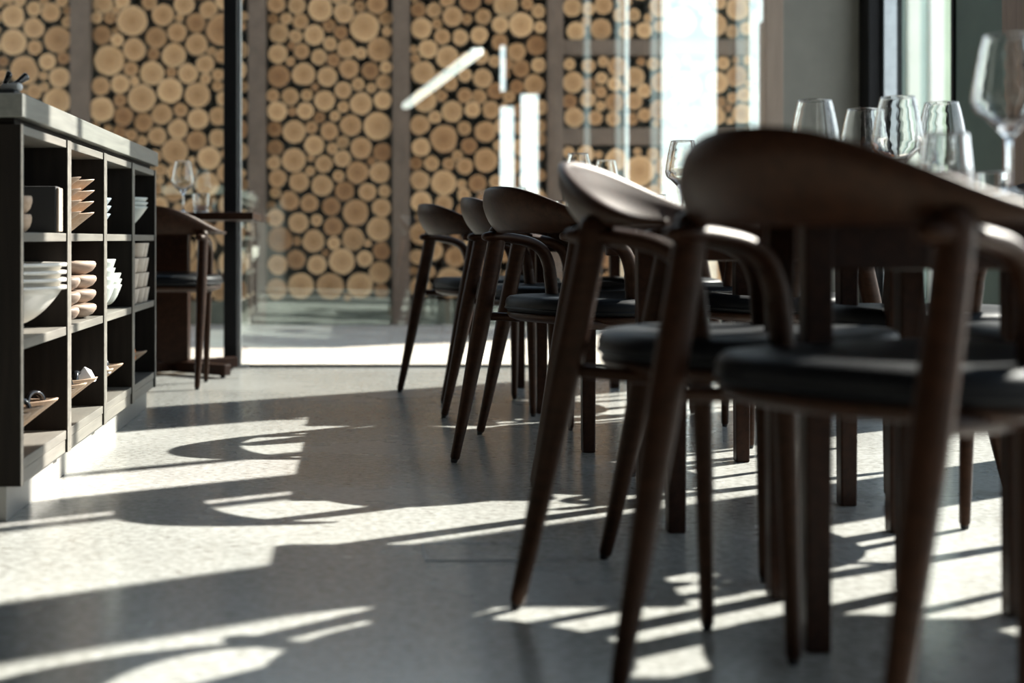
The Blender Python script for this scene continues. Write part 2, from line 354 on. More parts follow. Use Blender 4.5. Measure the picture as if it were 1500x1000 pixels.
def log_mesh(seed):
    rnd = random.Random(seed); n = 20; V = []; Fc = []
    e = [rnd.uniform(-.05, .05) for _ in range(3)]; ph = [rnd.uniform(0, 6.28) for _ in range(3)]
    def rr(a): return 1 + e[0]*math.sin(2*a+ph[0])*1.1 + e[1]*math.sin(3*a+ph[1]) + .5*e[2]*math.sin(5*a+ph[2])
    for s, y in ((.95, 0), (1.0, .012), (1.0, .30)):
        for k in range(n):
            a = 2*math.pi*k/n; V.append((s*rr(a)*math.cos(a), y, s*rr(a)*math.sin(a)))
    for i in range(2):
        for k in range(n): Fc.append((i*n+k, i*n+(k+1) % n, (i+1)*n+(k+1) % n, (i+1)*n+k))
    Fc.insert(0, tuple(range(n)))
    me = bpy.data.meshes.new('log'); me.from_pydata(V, [], Fc); me.materials.append(M['log']); me.materials.append(M['bark'])
    for p in me.polygons: p.material_index = 0 if p.index == 0 else 1
    return me
LM = [log_mesh(i) for i in range(12)]
rnd = random.Random(3)
bars = [(lz(82), lz(58)), (lz(213), lz(187))]
for pi, (a, b) in enumerate(PAN):
    x0, x1 = lx(a), lx(b); xc = (x0+x1)/2
    po = empty('log_panel', (xc, YL, ZB)); tag(po, PLAB[pi], 'log panel', 'log panels of the outdoor wall')
    boxo('backing', x0-xc, x1-xc, .20, .24, -.02, ZT-ZB, M['backing'], po)
    tiers = [(ZB, ZT)] if pi < 4 else [(ZB, bars[1][0]), (bars[1][1], bars[0][0]), (bars[0][1], ZT)]
    if pi == 4:
        for (z0, z1) in bars: boxo('rail', x0-xc, x1-xc, -.03, .2, z0-ZB+.004, z1-ZB-.004, M['post'], po, .004)
    ox, oy, sc, L = LOGS[pi]
    C = [[lx(ox+x/sc), lz(oy+y/sc), r/sc*YL/F] for x, y, r in L]
    for it in range(4):                       # keep neighbours from cutting into each other
        for i in range(len(C)):
            for k in range(i):
                d = math.hypot(C[i][0]-C[k][0], C[i][1]-C[k][1]); ov = C[i][2]+C[k][2]-d-.004
                if ov > 0:
                    s = ov/(C[i][2]+C[k][2]); C[i][2] *= 1-s; C[k][2] *= 1-s
    Cn = []
    for c in C:
        t = [tt for tt in tiers if tt[0] < c[1] < tt[1]]
        if not t: continue
        c[2] = min(c[2], c[0]-x0+.02, x1-c[0]+.02)
        c[2] = min(c[2], c[1]-t[0][0]+.01) if pi == 4 else c[2]
        if c[2] > .022: Cn.append(c)
    C = Cn
    fails = 0; tries = 0
    while tries < 9000 and len(C) < 230:       # fill what the listed logs leave open
        tries += 1
        t = rnd.choice(tiers); x = rnd.uniform(x0, x1); z = rnd.uniform(*t)
        big = .115 if tries < 5000 else .06
        r = min(big, x-x0, x1-x, z-t[0], (t[1]-z) if pi == 4 else 1)
        for c in C:
            r = min(r, math.hypot(c[0]-x, c[1]-z)-c[2]-.003)
            if r < .028: break
        if r < (.07 if tries < 2500 else .045 if tries < 5500 else .028): continue
        C.append([x, z, r])
    for (x, z, r) in C:
        lo = bpy.data.objects.new('log', rnd.choice(LM)); COL.objects.link(lo); lo.parent = po
        dy = rnd.uniform(-.035, .02)
        lo.location = (x-xc, dy, z-ZB); lo.rotation_euler = (0, rnd.uniform(0, 6.28), 0)
        lo.scale = (r*1.06, .7, r*1.06)
wo = empty('wall_outdoor', (0, YL, 0)); struct(wo)
for (a, b) in [(104, 134), (364, 390), (575, 600), (801, 824), (1132, 1160)]:
    MB().box(lx(a), lx(b), -.05, .22, -.015, ZT).build('post', M['post'], wo, bevel=.006)
MB().box(lx(-260), lx(1160), -.03, .24, -.015, ZB-.002).build('plinth', M['plinth_out'], wo, bevel=.01)
MB().box(lx(-260), lx(1160), -.08, .28, ZT, ZT+.06).build('coping', M['post'], wo, bevel=.006)
# pale upright fins of the neighbouring facade, seen through the right window
fw = empty('wall_neighbour', (0, 12, 0)); struct(fw)
fins = [(1230, 1283, (.30, .36, .33)), (1283, 1300, (.50, .56, .53)), (1300, 1326, (.26, .34, .31)), (1326, 1345, (.74, .77, .66)), (1345, 1359, (.50, .62, .57)),
        (1359, 1379, (.88, .88, .82)), (1379, 1396, (.62, .72, .55)), (1396, 1420, (.5, .6, .5)), (1420, 1470, (.72, .74, .66))]
for i, (a, b, c) in enumerate(fins):
    xa, xb = (a-520)*12/F, (b-520)*12/F
    MB().box(xa+.004, xb-.004, -.06 if i % 2 else 0, .12, -.14, 4.2).build('fin', plain('facade_fin_%s' % 'abcdefghi'[i], c, .6, .06, 3), fw, bevel=.006)

# ------------------------------------------------------------------ chair
def chair_parts():
    root = empty('dining_chair')
    W = M['chair_wood']
    for s in (1, -1):
        P = crom([(0, .216*s, .014), (.034, .216*s, .16), (.09, .215*s, .42), (.128, .213*s, .60), (.136, .212*s, .652)], 4)
        n = len(P); rad = []
        for i, p in enumerate(P):
            t = p.z/.652; r = .0125 + .0125*min(1, t*1.7) if t < .62 else .0250
            rad.append((r*1.05, r*.92))
        lg = MB().sweep(P, rad, 12, (1, 0, 0)).build('leg', W, root, True)
        MB().sweep([(-.003, .216*s, .004), (0, .216*s, .016)], [.0095, .0105], 10, (1, 0, 0)).build('foot_cap', M['rubber'], lg, True)
        P = crom([(.318, .186*s, .014), (.316, .190*s, .18), (.312, .196*s, .40), (.309, .199*s, .475), (.303, .202*s, .535)], 4)
        rad = []
        for p in P:
            t = min(1, p.z/.45); r = .0115 + .0075*t; rad.append((r, r))
        lg = MB().sweep(P, rad, 12, (1, 0, 0)).build('leg', W, root, True)
        MB().sweep([(.318, .1855*s, .004), (.318, .186*s, .016)], [.009, .010], 10, (1, 0, 0)).build('foot_cap', M['rubber'], lg, True)
        P = crom([(.3055, .2015*s, .51), (.300, .203*s, .555), (.280, .205*s, .596), (.240, .207*s, .620), (.180, .208*s, .632), (.125, .207*s, .637), (.092, .205*s, .637)], 5)
        rad = []
        for i, p in enumerate(P):
            t = i/(len(P)-1); q = min(1, max(0, (t-.15)/.4)); q = q*q*(3-2*q)
            e = 1 if t < .9 else 1-.25*(t-.9)/.1
            rad.append(((.0185*(1-q)+.0155*q)*e, (.0185*(1-q)+.0225*q)*e))
        MB().sweep(P, rad, 14, (1, 0, 0)).build('armrest', W, root, True)
    # backrest: a bowed, dished shell, tall in the middle and running out in two low wings
    nu, nv = 41, 13
    thm = R(74)
    def mid(u, v):
        th = u*thm
        y = .280*math.sin(th)/math.sin(thm); x = .032 + .250*(1-math.cos(th))/(1-math.cos(thm))
        nx, ny = -math.cos(th*1.08), math.sin(th*1.08)                     # outward in plan
        au = abs(u)
        zt = .662 + .109*(.5*(1+math.cos(math.pi*min(1, au**1.12))))
        zb = .646 + .004*au
        z = zb + (zt-zb)*v
        hgt = (zt-zb)/.15
        off = (-.040*(1-v)**1.6 + .006*math.sin(math.pi*v) + .020*v)*min(1, hgt)
        return Vector((x+nx*off, y+ny*off, z)), Vector((nx, ny, 0)), au
    V = []; Fc = []
    for side in (1, -1):
        for i in range(nu):
            u = -1+2*i/(nu-1)
            for k in range(nv):
                v = k/(nv-1); p, nn, au = mid(u, v)
                edge = min(1, 2.6*min(v, 1-v)+.28); tipf = 1 if au < .9 else max(.35, (1-au)/.1)
                t = .0135*math.sqrt(edge)*tipf
                V.append(p + nn*(t*side))
    def ix(s, i, k): return s*nu*nv + i*nv + k
    for i in range(nu-1):
        for k in range(nv-1):
            Fc.append((ix(0, i, k), ix(0, i+1, k), ix(0, i+1, k+1), ix(0, i, k+1)))
            Fc.append((ix(1, i, k), ix(1, i, k+1), ix(1, i+1, k+1), ix(1, i+1, k)))
        for k in (0, nv-1):
            q = (ix(0, i, k), ix(1, i, k), ix(1, i+1, k), ix(0, i+1, k)); Fc.append(q if k == 0 else q[::-1])
    for k in range(nv-1):
        for i in (0, nu-1):
            q = (ix(0, i, k), ix(0, i, k+1), ix(1, i, k+1), ix(1, i, k)); Fc.append(q if i == 0 else q[::-1])
    bk = mesh_obj('backrest', V, Fc, W, root, True)
    # seat: wooden shell with a leather cushion
    def outline(a, L=.245, Wd=.248, e=2.5):
        c, s = math.cos(a), math.sin(a)
        x = math.copysign(abs(c)**(2/e), c); y = math.copysign(abs(s)**(2/e), s)
        return x*L, y*Wd*(1.0 if x > 0 else 1 - .10*x*x)
    def puff(prof, name, mat, cx=.332):
        V = []; Fc = []; n = 40
        for (s, z) in prof:
            for k in range(n):
                x, y = outline(2*math.pi*k/n); V.append((cx+x*s, y*s, z + .010*s*(x/.245)**2*(1 if x > 0 else .4)))
        for i in range(len(prof)-1):
            for k in range(n): Fc.append((i*n+k, i*n+(k+1) % n, (i+1)*n+(k+1) % n, (i+1)*n+k))
        Fc.append(tuple(reversed(range(n)))); m = (len(prof)-1)*n; Fc.append(tuple(range(m, m+n)))
        return mesh_obj(name, V, Fc, mat, root, True)
    st = puff([(.90, .424), (.975, .427), (1.0, .437), (1.0, .452), (.985, .462), (.95, .469), (.85, .473), (.6, .470), (.3, .467), (.1, .466)], 'seat', M['leather'])
    sh = puff([(.70, .398), (.86, .401), (.955, .409), (.985, .420), (.97, .4255), (.6, .4255)], 'seat_shell', W)
    # leather piping, a sub-part of the seat
    Pp = []
    for k in range(41):
        x, y = outline(2*math.pi*k/40); Pp.append((.332+x*.995, y*.995, .4365+.010*(x/.245)**2*(1 if x > 0 else .4)))
    MB().sweep(Pp, [.004]*41, 6, (0, 0, 1), False).build('piping', M['leather'], st, True)
    for s in (1, -1):                        # rails that carry the seat between the legs
        MB().sweep([(.082, .214*s, .412), (.20, .205*s, .405), (.312, .192*s, .405)], [(.012, .009)]*3, 8, (0, 0, 1)).build('seat_rail', W, root, True)
    return root
CH = chair_parts()
def chair(x, y, deg, label, group, first=[True]):
    if first[0]: o = CH; first[0] = False
    else: o = copy_tree(CH)
    c, s = math.cos(R(deg)), math.sin(R(deg))
    o.location = (x, y, 0); o.rotation_euler = (0, 0, R(deg))
    return tag(o, label, 'chair', group)
GL, GR = 'walnut armchairs along the aisle side of the tables', 'walnut armchairs on the window side of the tables'
chair(.478, 1.78, 32, 'nearest dark walnut armchair, large and blurred at the lower right', GL)
chair(.385, 2.612, -30, 'armchair turned so sunlight whitens the inside of its backrest', GL)
chair(.370, 3.816, 24, 'sharply focused dark walnut armchair in the middle of the aisle row', GL)
chair(.36, 4.80, 12, 'armchair just behind the sharply focused one, overlapped by its backrest', GL)
chair(.263, 5.65, 21, 'farthest aisle armchair, standing closest to the glass partition', GL)
chair(-.875, 5.97, 84, 'armchair behind the open shelving, drawn up to the pedestal table', 'armchair at the pedestal table')
chair(1.66, 2.45, 176, 'window side armchair nearest the camera, mostly outside the right edge', GR)
chair(1.63, 3.30, 184, 'window side armchair whose legs show at the right edge', GR)
chair(1.51, 4.10, 180, 'window side armchair seen between the legs of the nearest table', GR)
chair(1.55, 4.98, 183, 'window side armchair at the near half of the far table', GR)
chair(1.53, 5.62, 178, 'farthest window side armchair, by the far end of the tables', GR)

# ------------------------------------------------------------------ dining tables
def table(y0, y1, legs, label, x0=.662, x1=1.38, zt=.695):
    yc = (y0+y1)/2; xc = (x0+x1)/2
    t = empty('dining_table', (xc, yc, 0))
    MB().box(x0-xc, x1-xc, y0-yc, y1-yc, zt-.028, zt).build('tabletop', M['table_wood'], t, bevel=.005)
    for (lx_, ly_) in legs:
        w0, w1 = .022, .019
        V = [(sx*w_, sy*w_, z) for z, w_ in ((0, w1), (zt-.028, w0)) for sy in (-1, 1) for sx in (-1, 1)]
        mesh_obj('leg', V, [(0, 2, 3, 1), (4, 5, 7, 6), (0, 1, 5, 4), (2, 6, 7, 3), (0, 4, 6, 2), (1, 3, 7, 5)], M['table_wood'], t, bevel=.004, loc=(lx_-xc, ly_-yc, 0))
    near = [l for l in legs if l[1] < yc]; far = [l for l in legs if l[1] >= yc]
    for pr in (near, far):
        ya = min(p[1] for p in pr)-yc
        pr = sorted(pr)
        MB().box(pr[0][0]-xc+.02, x1-xc-.06, ya-.012, ya+.012, zt-.112, zt-.0285).build('apron', M['table_wood'], t, bevel=.004)
    MB().box(-.03, .03, min(p[1] for p in near)-yc+.013, min(p[1] for p in far)-yc-.013, zt-.10, zt-.0285).build('centre_beam', M['table_wood'], t, bevel=.004)
    return tag(t, label, 'table', 'dark walnut dining tables')
table(2.00, 2.57, [(.706, 2.18), (1.11, 2.385), (.745, 2.50), (.985, 2.53)], 'nearest small dark walnut table, bearing the tallest wine glass')
table(2.97, 3.46, [(.69, 3.06), (1.165, 3.37), (.69, 3.38), (1.165, 3.06)], 'second dark walnut table, set with wine glasses and an orange napkin')
table(3.96, 5.20, x0=.668, x1=1.29, legs=[(.69, 4.21), (1.095, 4.03), (.675, 5.15), (1.097, 5.15)], label='third dark walnut table, long, behind the sharply focused chair')
table(5.33, 6.10, x0=.662, x1=1.29, legs=[(.68, 5.40), (1.097, 5.385), (.70, 6.03), (1.10, 6.03)], label='farthest dark walnut table, near the glass partition')
# pedestal table behind the shelving
pt = empty('pedestal_table', (-.86, 6.66, 0))
MB().box(-.42, .405, -.30, .29, .716, .750).build('tabletop', M['table_wood'], pt, bevel=.004)
MB().box(-.08, .085, -.05, .05, .05, .715).build('column', M['table_wood'], pt, bevel=.006)
for ang in (-38, 38, 142, 218):
    a = R(ang); 
    o = MB().box(.0, .36, -.022, .022, .012, .062).build('foot_bar', M['table_wood'], pt, bevel=.004)
    o.rotation_euler = (0, 0, a)
    MB().lathe([(.012, 0), (.012, .012)], 10, (.33, 0, 0)).build('glide', M['rubber'], o)
tag(pt, 'dark pedestal table with crossed foot bars behind the shelving', 'table')

# ------------------------------------------------------------------ glassware
def goblet_mesh(h=.242, rm=.054, rr=.036):
    b0 = h*.385; zm = h*.58; t = .0016
    out = [(.0005, 0), (.036, 0), (.0365, .0015), (.033, .004), (.012, .008), (.0045, .016), (.0038, .04), (.0038, b0-.02), (.006, b0-.006), (.016, b0+.006), (.036, b0+.026), (.048, zm-.012), (rm-.0015, zm-.002), (rm, zm+.006), (rm-.0025, zm+.025), (rm*.66+rr*.34-.0008, zm+(h-zm)*.5), (rm*.3+rr*.7, zm+(h-zm)*.78), (rr+.0004, h-.003), (rr, h)]
    inn = [(rr-t*.5, h+.0004), (rr-t, h), (rr-t+.0004, h-.003), (rm*.3+rr*.7-t, zm+(h-zm)*.78), (rm*.66+rr*.34-.0008-t, zm+(h-zm)*.5), (rm-.0025-t, zm+.025), (rm-t, zm+.006), (rm-.003-t, zm-.001), (.046, zm-.010), (.034, b0+.0285), (.014, b0+.0105), (.0005, b0+.005)]
    return MB().lathe(out+inn, 32)
def tumbler_mesh(h, r0, r1, t=.0022, base=.009):
    return MB().lathe([(.0005, 0), (r0-.003, 0), (r0, .003), (r0+(r1-r0)*.1, h*.1), (r0+(r1-r0)*.5, h*.5), (r1-(r1-r0)*.02, h*.98), (r1, h), (r1-t*.5, h+.0008), (r1-t, h), (r1-(r1-r0)*.02-t, h*.98), (r0+(r1-r0)*.5-t, h*.5), (r0-t+.0003, base+.004), (r0-t-.003, base), (.0005, base-.001)], 32)
GM = {}
def glassy(kind, name, x, y, z, label, cat, group, s=1.0):
    if kind not in GM:
        mb = goblet_mesh() if kind == 'goblet' else tumbler_mesh(.090, .036, .040) if kind == 'tumbler' else tumbler_mesh(.052, .026, .027) if kind == 'small' else tumbler_mesh(.098, .043, .034)
        o = mb.build(name, M['thick'], None, True); GM[kind] = o.data
    else:
        o = bpy.data.objects.new(name, GM[kind]); COL.objects.link(o)
    o.location = (x, y, z); o.scale = (s, s, s); return tag(o, label, cat, group)
ZTAB = .6952
G1 = 'wine glasses on the two near tables'
glassy('goblet', 'wine_glass', 1.003, 2.18, ZTAB, 'tallest, nearest wine glass cut by the right edge', 'wine glass', G1, 1.02)
glassy('goblet', 'wine_glass', 1.018, 3.15, ZTAB, 'leftmost wine glass showing above the nearest chair back', 'wine glass', G1)
glassy('goblet', 'wine_glass', 1.20, 3.36, ZTAB, 'wine glass standing behind the orange napkin, partly overlapped', 'wine glass', G1)
glassy('goblet', 'wine_glass', 1.175, 3.08, ZTAB, 'wine glass in front of the orange napkin with visible bowl bottom', 'wine glass', G1, 1.0)
glassy('goblet', 'wine_glass', 1.32, 3.20, ZTAB, 'wine glass directly behind the wide blurred tumbler', 'wine glass', G1)
T1 = 'tumblers on the two near tables'
glassy('wide', 'tumbler', .915, 2.205, ZTAB, 'wide blurred water tumbler left of the nearest wine glass', 'tumbler', T1)
glassy('small', 'tumbler', 1.12, 2.50, ZTAB, 'small straight tumbler between wide tumbler and nearest wine glass', 'tumbler', T1)
glassy('small', 'tumbler', 1.22, 3.16, ZTAB, 'small tumbler between two wine glasses near the orange napkin', 'tumbler', T1)
for i, (x, y, lab) in enumerate([(1.025, 4.45, 'wine glass on far table rising beside nearest chair back, before white reflection'),
        (.80, 5.1, 'wine glass on far table just left of the sunlit chair back'),
        (.98, 5.55, 'wine glass on the farthest table by the partition')]):
    glassy('goblet', 'wine_glass', x, y, ZTAB, lab, 'wine glass', 'wine glasses on the far table')
for i, (x, y, lab) in enumerate([(.93, 4.40, 'tumbler on far table in the notch between two chair backs'), (.74, 5.10, 'tumbler glinting above the sharply focused chair back'),
        (.83, 4.95, 'tumbler on far table right of the glinting one'), (1.08, 5.45, 'tumbler on the farthest table by the partition')]):
    glassy('tumbler', 'tumbler', x, y, ZTAB, lab, 'tumbler', 'tumblers on the far table', .8)
glassy('goblet', 'wine_glass', -.80, 6.62, .7505, 'wine glass on the pedestal table behind the shelving', 'wine glass', 'glasses on the pedestal table')
glassy('tumbler', 'tumbler', -.712, 6.58, .7505, 'water tumbler on the pedestal table beside its wine glass', 'tumbler', 'glasses on the pedestal table')
# orange napkin, folded into a low tent
nb = MB(); n_ = 11; V_ = []
for i in range(n_):
    q = -1+2*i/(n_-1)
    V_ += [(q*.050, .016*(-1)**i, 0), (q*.062, .010*(-1)**i, .062), (q*.068, .004*(-1)**i, .128-.030*q*q)]
F_ = []
for i in range(n_-1):
    for k in range(2): F_.append((3*i+k, 3*i+3+k, 3*i+4+k, 3*i+1+k))
o = nb.add(V_, F_).build('napkin', M['orange'], None)
md = o.modifiers.new('thickness', 'SOLIDIFY'); md.thickness = .004
o.location = (1.165, 3.235, ZTAB); o.rotation_euler = (0, 0, R(10))
tag(o, 'orange napkin folded upright among wine glasses on the second table', 'napkin')

# ------------------------------------------------------------------ open shelving
CX, CB = -.744, -1.17
YS = [3.17, 3.7075, 4.245, 4.7825, 5.32]
ORD = ['nearest', 'second', 'third', 'farthest']
for i in range(4):
    a, b = YS[i]+.001, YS[i+1]-.001
    u = empty('shelf_unit', ((CX+CB)/2, (a+b)/2, 0)); cx, cy = (CX+CB)/2, (a+b)/2
    def bx(nm, x0, x1, y0, y1, z0, z1, m, bev=.0015): return boxo(nm, x0-cx, x1-cx, y0-cy, y1-cy, z0, z1, M[m], u, bev)
    for y0_, y1_ in ((a, a+.022), (b-.022, b)):
        p_ = bx('side_panel', CB, CX-.002, y0_, y1_, .078, .886, 'cab_shaded')  # side faces carry shade in their colour; front edges keep plain oak
        boxo('edge_band', CX-.002-cx, CX-cx, y0_-cy, y1_-cy, .078, .886, M['cab'], p_)
    bx('back_panel', CB, CB+.012, a+.022, b-.022, .112, .86, 'cab_shaded', 0)
    bx('top_rail', CB+.012, CX-.004, a+.022, b-.022, .866, .886, 'cab')
    bx('shelf', CB+.012, CX-.004, a+.022, b-.022, .624, .645, 'cab')
    bx('shelf', CB+.012, CX-.004, a+.022, b-.022, .381, .403, 'cab')
    bx('bottom_board', CB+.012, CX-.004, a+.022, b-.022, .112, .135, 'cab')
    bx('fascia', CX-.03, CX-.006, a+.022, b-.022, .078, .1105, 'cab')
    tag(u, ['nearest open shelf unit, holding the big white bowls', 'second open shelf unit, with rounded brown bowls', 'third open shelf unit, with small white bowls', 'farthest open shelf unit, beside the pedestal table chair'][i], 'shelf', 'open shelf units under the worktop')
wt = MB().box(CB-.01, CX+.006, YS[0]-.012, YS[4]+.012, .902, .954).build('worktop', M['worktop'], None, bevel=.002)
tag(wt, 'long smoked oak worktop lying on the shelf units', 'worktop')
sp = MB().box(CB+.02, CX-.02, YS[0]+.02, YS[4]-.02, .886, .902).build('worktop_spacer', M['cab_shaded'], wt)
pl = MB().box(CB+.02, CX-.034, YS[0]+.004, YS[4]-.004, 0, .0775).build('plinth', M['plinth'], None, bevel=.001)
tag(pl, 'pale recessed plinth under the shelf units', 'plinth')

def bowl_mesh(r, h, foot, t=.005, lip=.0, flare=1.6, n=40):
    P = [(.0005, 0), (foot*.9, 0), (foot, .004), (foot*.96, .012)]
    N = 9
    for k in range(1, N+1):
        q = k/N; P.append((foot*.96 + (r-foot*.96)*(q**(1/flare)), .012 + (h-.012)*(q**flare if flare > 1 else q)))
    if lip: P += [(r+lip, h-.002), (r+lip, h+.006)]
    ztop = P[-1][1]
    I = [(P[-1][0]-t*.5, ztop+.001), (P[-1][0]-t, ztop)]
    for k in range(N-1, 0, -1):
        q = k/N; I.append((max(.002, foot*.96 + (r-foot*.96)*(q**(1/flare)) - t), .012 + (h-.012)*(q**flare if flare > 1 else q) + t*.8))
    I.append((.0005, .014+t))
    return MB().lathe(P+I, n)
def stack(mb, name, mat, x, y, z0, dz, labels, cat, group, jit=.002, s=None):
    me = None
    for i, lab in enumerate(labels):
        if me is None:
            o = mb.build(name, mat, None, True); me = o.data
        else:
            o = bpy.data.objects.new(name, me); COL.objects.link(o)
        o.location = (x+random.uniform(-jit, jit), y+random.uniform(-jit, jit), z0+i*dz)
        o.rotation_euler = (0, 0, random.uniform(0, 6)); tag(o, lab, cat, group)
LV = {1: ['{}'], 2: ['lower {}', 'upper {}'], 3: ['lowest {}', 'middle {}', 'topmost {}'], 4: ['lowest {}', 'second lowest {}', 'second highest {}', 'topmost {}'],
      5: ['lowest {}', 'second lowest {}', 'middle {}', 'second highest {}', 'topmost {}']}
def lv(n, s): return [q.format(s) for q in LV[n]]
S2, S1, S0 = .4035, .6455, .1355
stack(bowl_mesh(.196, .106, .062, .006, .010, 1.5), 'serving_bowl', M['white_china'], -.915, 3.485, S2, .0185, lv(4, 'large white serving bowl on the nearest middle shelf'), 'bowl', 'large white bowls')
# rounded brown bowls, two columns
def pebble(r, h):
    P = [(.0005, 0), (r*.45, 0), (r*.62, .003), (r*.86, h*.30), (r*.985, h*.62), (r, h*.80), (r*.965, h*.95), (r*.90, h), (r*.80, h*.985), (r*.70, h*.93), (.0005, h*.90)]
    return MB().lathe(P, 36)
stack(pebble(.080, .0405), 'stoneware_bowl', M['stone_wood'], -.823, 4.085, S2, .041, lv(4, 'rounded brown stoneware bowl in the farther column of the second unit'), 'bowl', 'rounded brown bowls')
stack(pebble(.074, .0405), 'stoneware_bowl', M['stone_wood'], -.822, 3.865, S2, .041, lv(3, 'rounded brown stoneware bowl in the nearer column of the second unit'), 'bowl', 'rounded brown bowls')
stack(bowl_mesh(.075, .082, .028, .004, 0, 1.5), 'rice_bowl', M['grey_china'], -.822, 4.43, S2, .027, lv(4, 'small white bowl in the nearer stack on the third middle shelf'), 'bowl', 'small white bowls')
stack(bowl_mesh(.075, .078, .028, .004, 0, 1.5), 'rice_bowl', M['grey_china'], -.832, 4.61, S2, .019, lv(3, 'small white bowl in the farther stack on the third middle shelf'), 'bowl', 'small white bowls')
stack(bowl_mesh(.086, .062, .03, .004, 0, 1.4), 'rice_bowl', M['blue_china'], -.838, 4.38, S1, .024, lv(3, 'blue-grey bowl on the third top shelf'), 'bowl', 'blue-grey bowls')
stack(bowl_mesh(.128, .098, .04, .004, 0, 1.25), 'deep_bowl', M['grey_china'], -.862, 5.03, S1, .016, lv(3, 'pale deep bowl on the farthest top shelf'), 'bowl', 'pale deep bowls')
for k, (x, y, nn) in enumerate([(-.792, 4.99, 3), (-.785, 5.09, 4), (-.786, 5.19, 4)]):
    cm = MB().lathe([(.0005, 0), (.024, 0), (.026, .003), (.034, .047), (.035, .051), (.0335, .052), (.032, .048), (.024, .006), (.0005, .005)], 24)
    stack(cm, 'beaker', M['cup'], x, y, S2, .0535, lv(nn, 'beige beaker in the %s column on the farthest middle shelf' % ('nearest', 'middle', 'rear')[k]), 'beaker', 'beige beakers', .0015)
# pointed boat-shaped wooden dishes
def boat(L=.30, Wd=.115, h=.088, t=.006, base=.16):
    V = []; Fc = []; n = 28
    def ring(s, sw, z):
        for k in range(n):
            a = 2*math.pi*k/n; c, sn = math.cos(a), math.sin(a)
            V.append((L/2*s*math.copysign(abs(c)**.95, c), Wd/2*sw*math.copysign(abs(sn)**1.35, sn), z + .10*h*abs(c)**3*(z/h)))
    for s, sw, z in ((base, .45, 0), (.36, .62, h*.18), (.66, .82, h*.55), (.98, 1.0, h*.94), (1.0, 1.02, h)): ring(s, sw, z)
    for s, sw, z in ((.965, .93, h*1.0), (.63, .74, h*.58), (.34, .55, h*.22+.004), (base*.8, .36, .006)): ring(s, sw, z)
    for i in range(8):
        for k in range(n): Fc.append((i*n+k, i*n+(k+1) % n, (i+1)*n+(k+1) % n, (i+1)*n+k))
    Fc.append(tuple(reversed(range(n)))); Fc.append(tuple(range(8*n, 9*n)))
    return MB().add(V, Fc)
bm_ = None
def put_boat(x, y, z, lab, group, rz=0, s=(1, 1, 1)):
    global bm_
    if bm_ is None:
        o = boat().build('boat_dish', M['boat_wood'], None, True); bm_ = o.data
    else:
        o = bpy.data.objects.new('boat_dish', bm_); COL.objects.link(o)
    o.location = (x, y, z); o.rotation_euler = (0, 0, rz); o.scale = s
    return tag(o, lab, 'dish', group)
GB = 'boat-shaped wooden dishes on the bottom shelves'
spots = [(3.265, 'boat-shaped wooden dish nearest the camera on the bottom shelf'), (3.40, 'boat-shaped wooden dish in the middle of the nearest bottom shelf'), (3.565, 'boat-shaped wooden dish at the far side of the nearest bottom shelf'),
         (3.80, 'boat-shaped wooden dish at the near side of the second bottom shelf'), (3.945, 'boat-shaped wooden dish in the middle of the second bottom shelf'), (4.11, 'boat-shaped wooden dish at the far side of the second bottom shelf'),
         (4.38, 'near one of two boat-shaped wooden dishes on the third bottom shelf'), (4.56, 'far one of two boat-shaped wooden dishes on the third bottom shelf'),
         (5.085, 'boat-shaped wooden dish with an orange ring on the farthest bottom shelf')]
rings = None
def ring(x, y, z, rx, ry, rz, mat, lab, group, s=1.0):
    global rings
    if rings is None:
        V = []; Fc = []; n, m = 22, 8
        for i in range(n):
            a = 2*math.pi*i/n
            for k in range(m):
                b = 2*math.pi*k/m; rr = .023+.006*math.cos(b); V.append((rr*math.cos(a), rr*math.sin(a), .010*math.sin(b)))
        for i in range(n):
            for k in range(m): Fc.append((i*m+k, ((i+1) % n)*m+k, ((i+1) % n)*m+(k+1) % m, i*m+(k+1) % m))
        rings = (V, Fc)
    o = mesh_obj('napkin_ring', rings[0], rings[1], mat, None, True)
    o.location = (x, y, z); o.rotation_euler = (rx, ry, rz); o.scale = (s, s, s)
    return tag(o, lab, 'napkin ring', group)
SH = ['nearest', 'nearest', 'nearest', 'second', 'second', 'second', 'third', 'third', 'farthest']
DP = ['near', 'middle', 'far', 'near', 'middle', 'far', 'near', 'far', 'only']
HT = ['upright dark napkin ring in front of', 'tilted dark napkin ring amid', 'flat dark napkin ring at back of']
for i, (y, lab) in enumerate(spots):
    put_boat(-.893, y, S0, lab, GB, 0, (1, 1 if i not in (0, 1, 4) else .92, 1))
    for k in range(3):
        mat = M['orange'] if (i == 8 and k == 0) else M['dark_gloss']
        lb = '%s %s boat dish, %s shelf unit' % (HT[k], DP[i], SH[i])
        if mat is M['orange']: lb = 'orange napkin ring in the boat dish on the farthest bottom shelf'
        ring(-.80-.065*k, y+.006*(k-1), S0+(.088 if k == 0 else .082 if k == 1 else .066), R(78-24*k), R(15*k), R(20+35*k+i*13), mat, lb, 'napkin rings in the boat dishes')
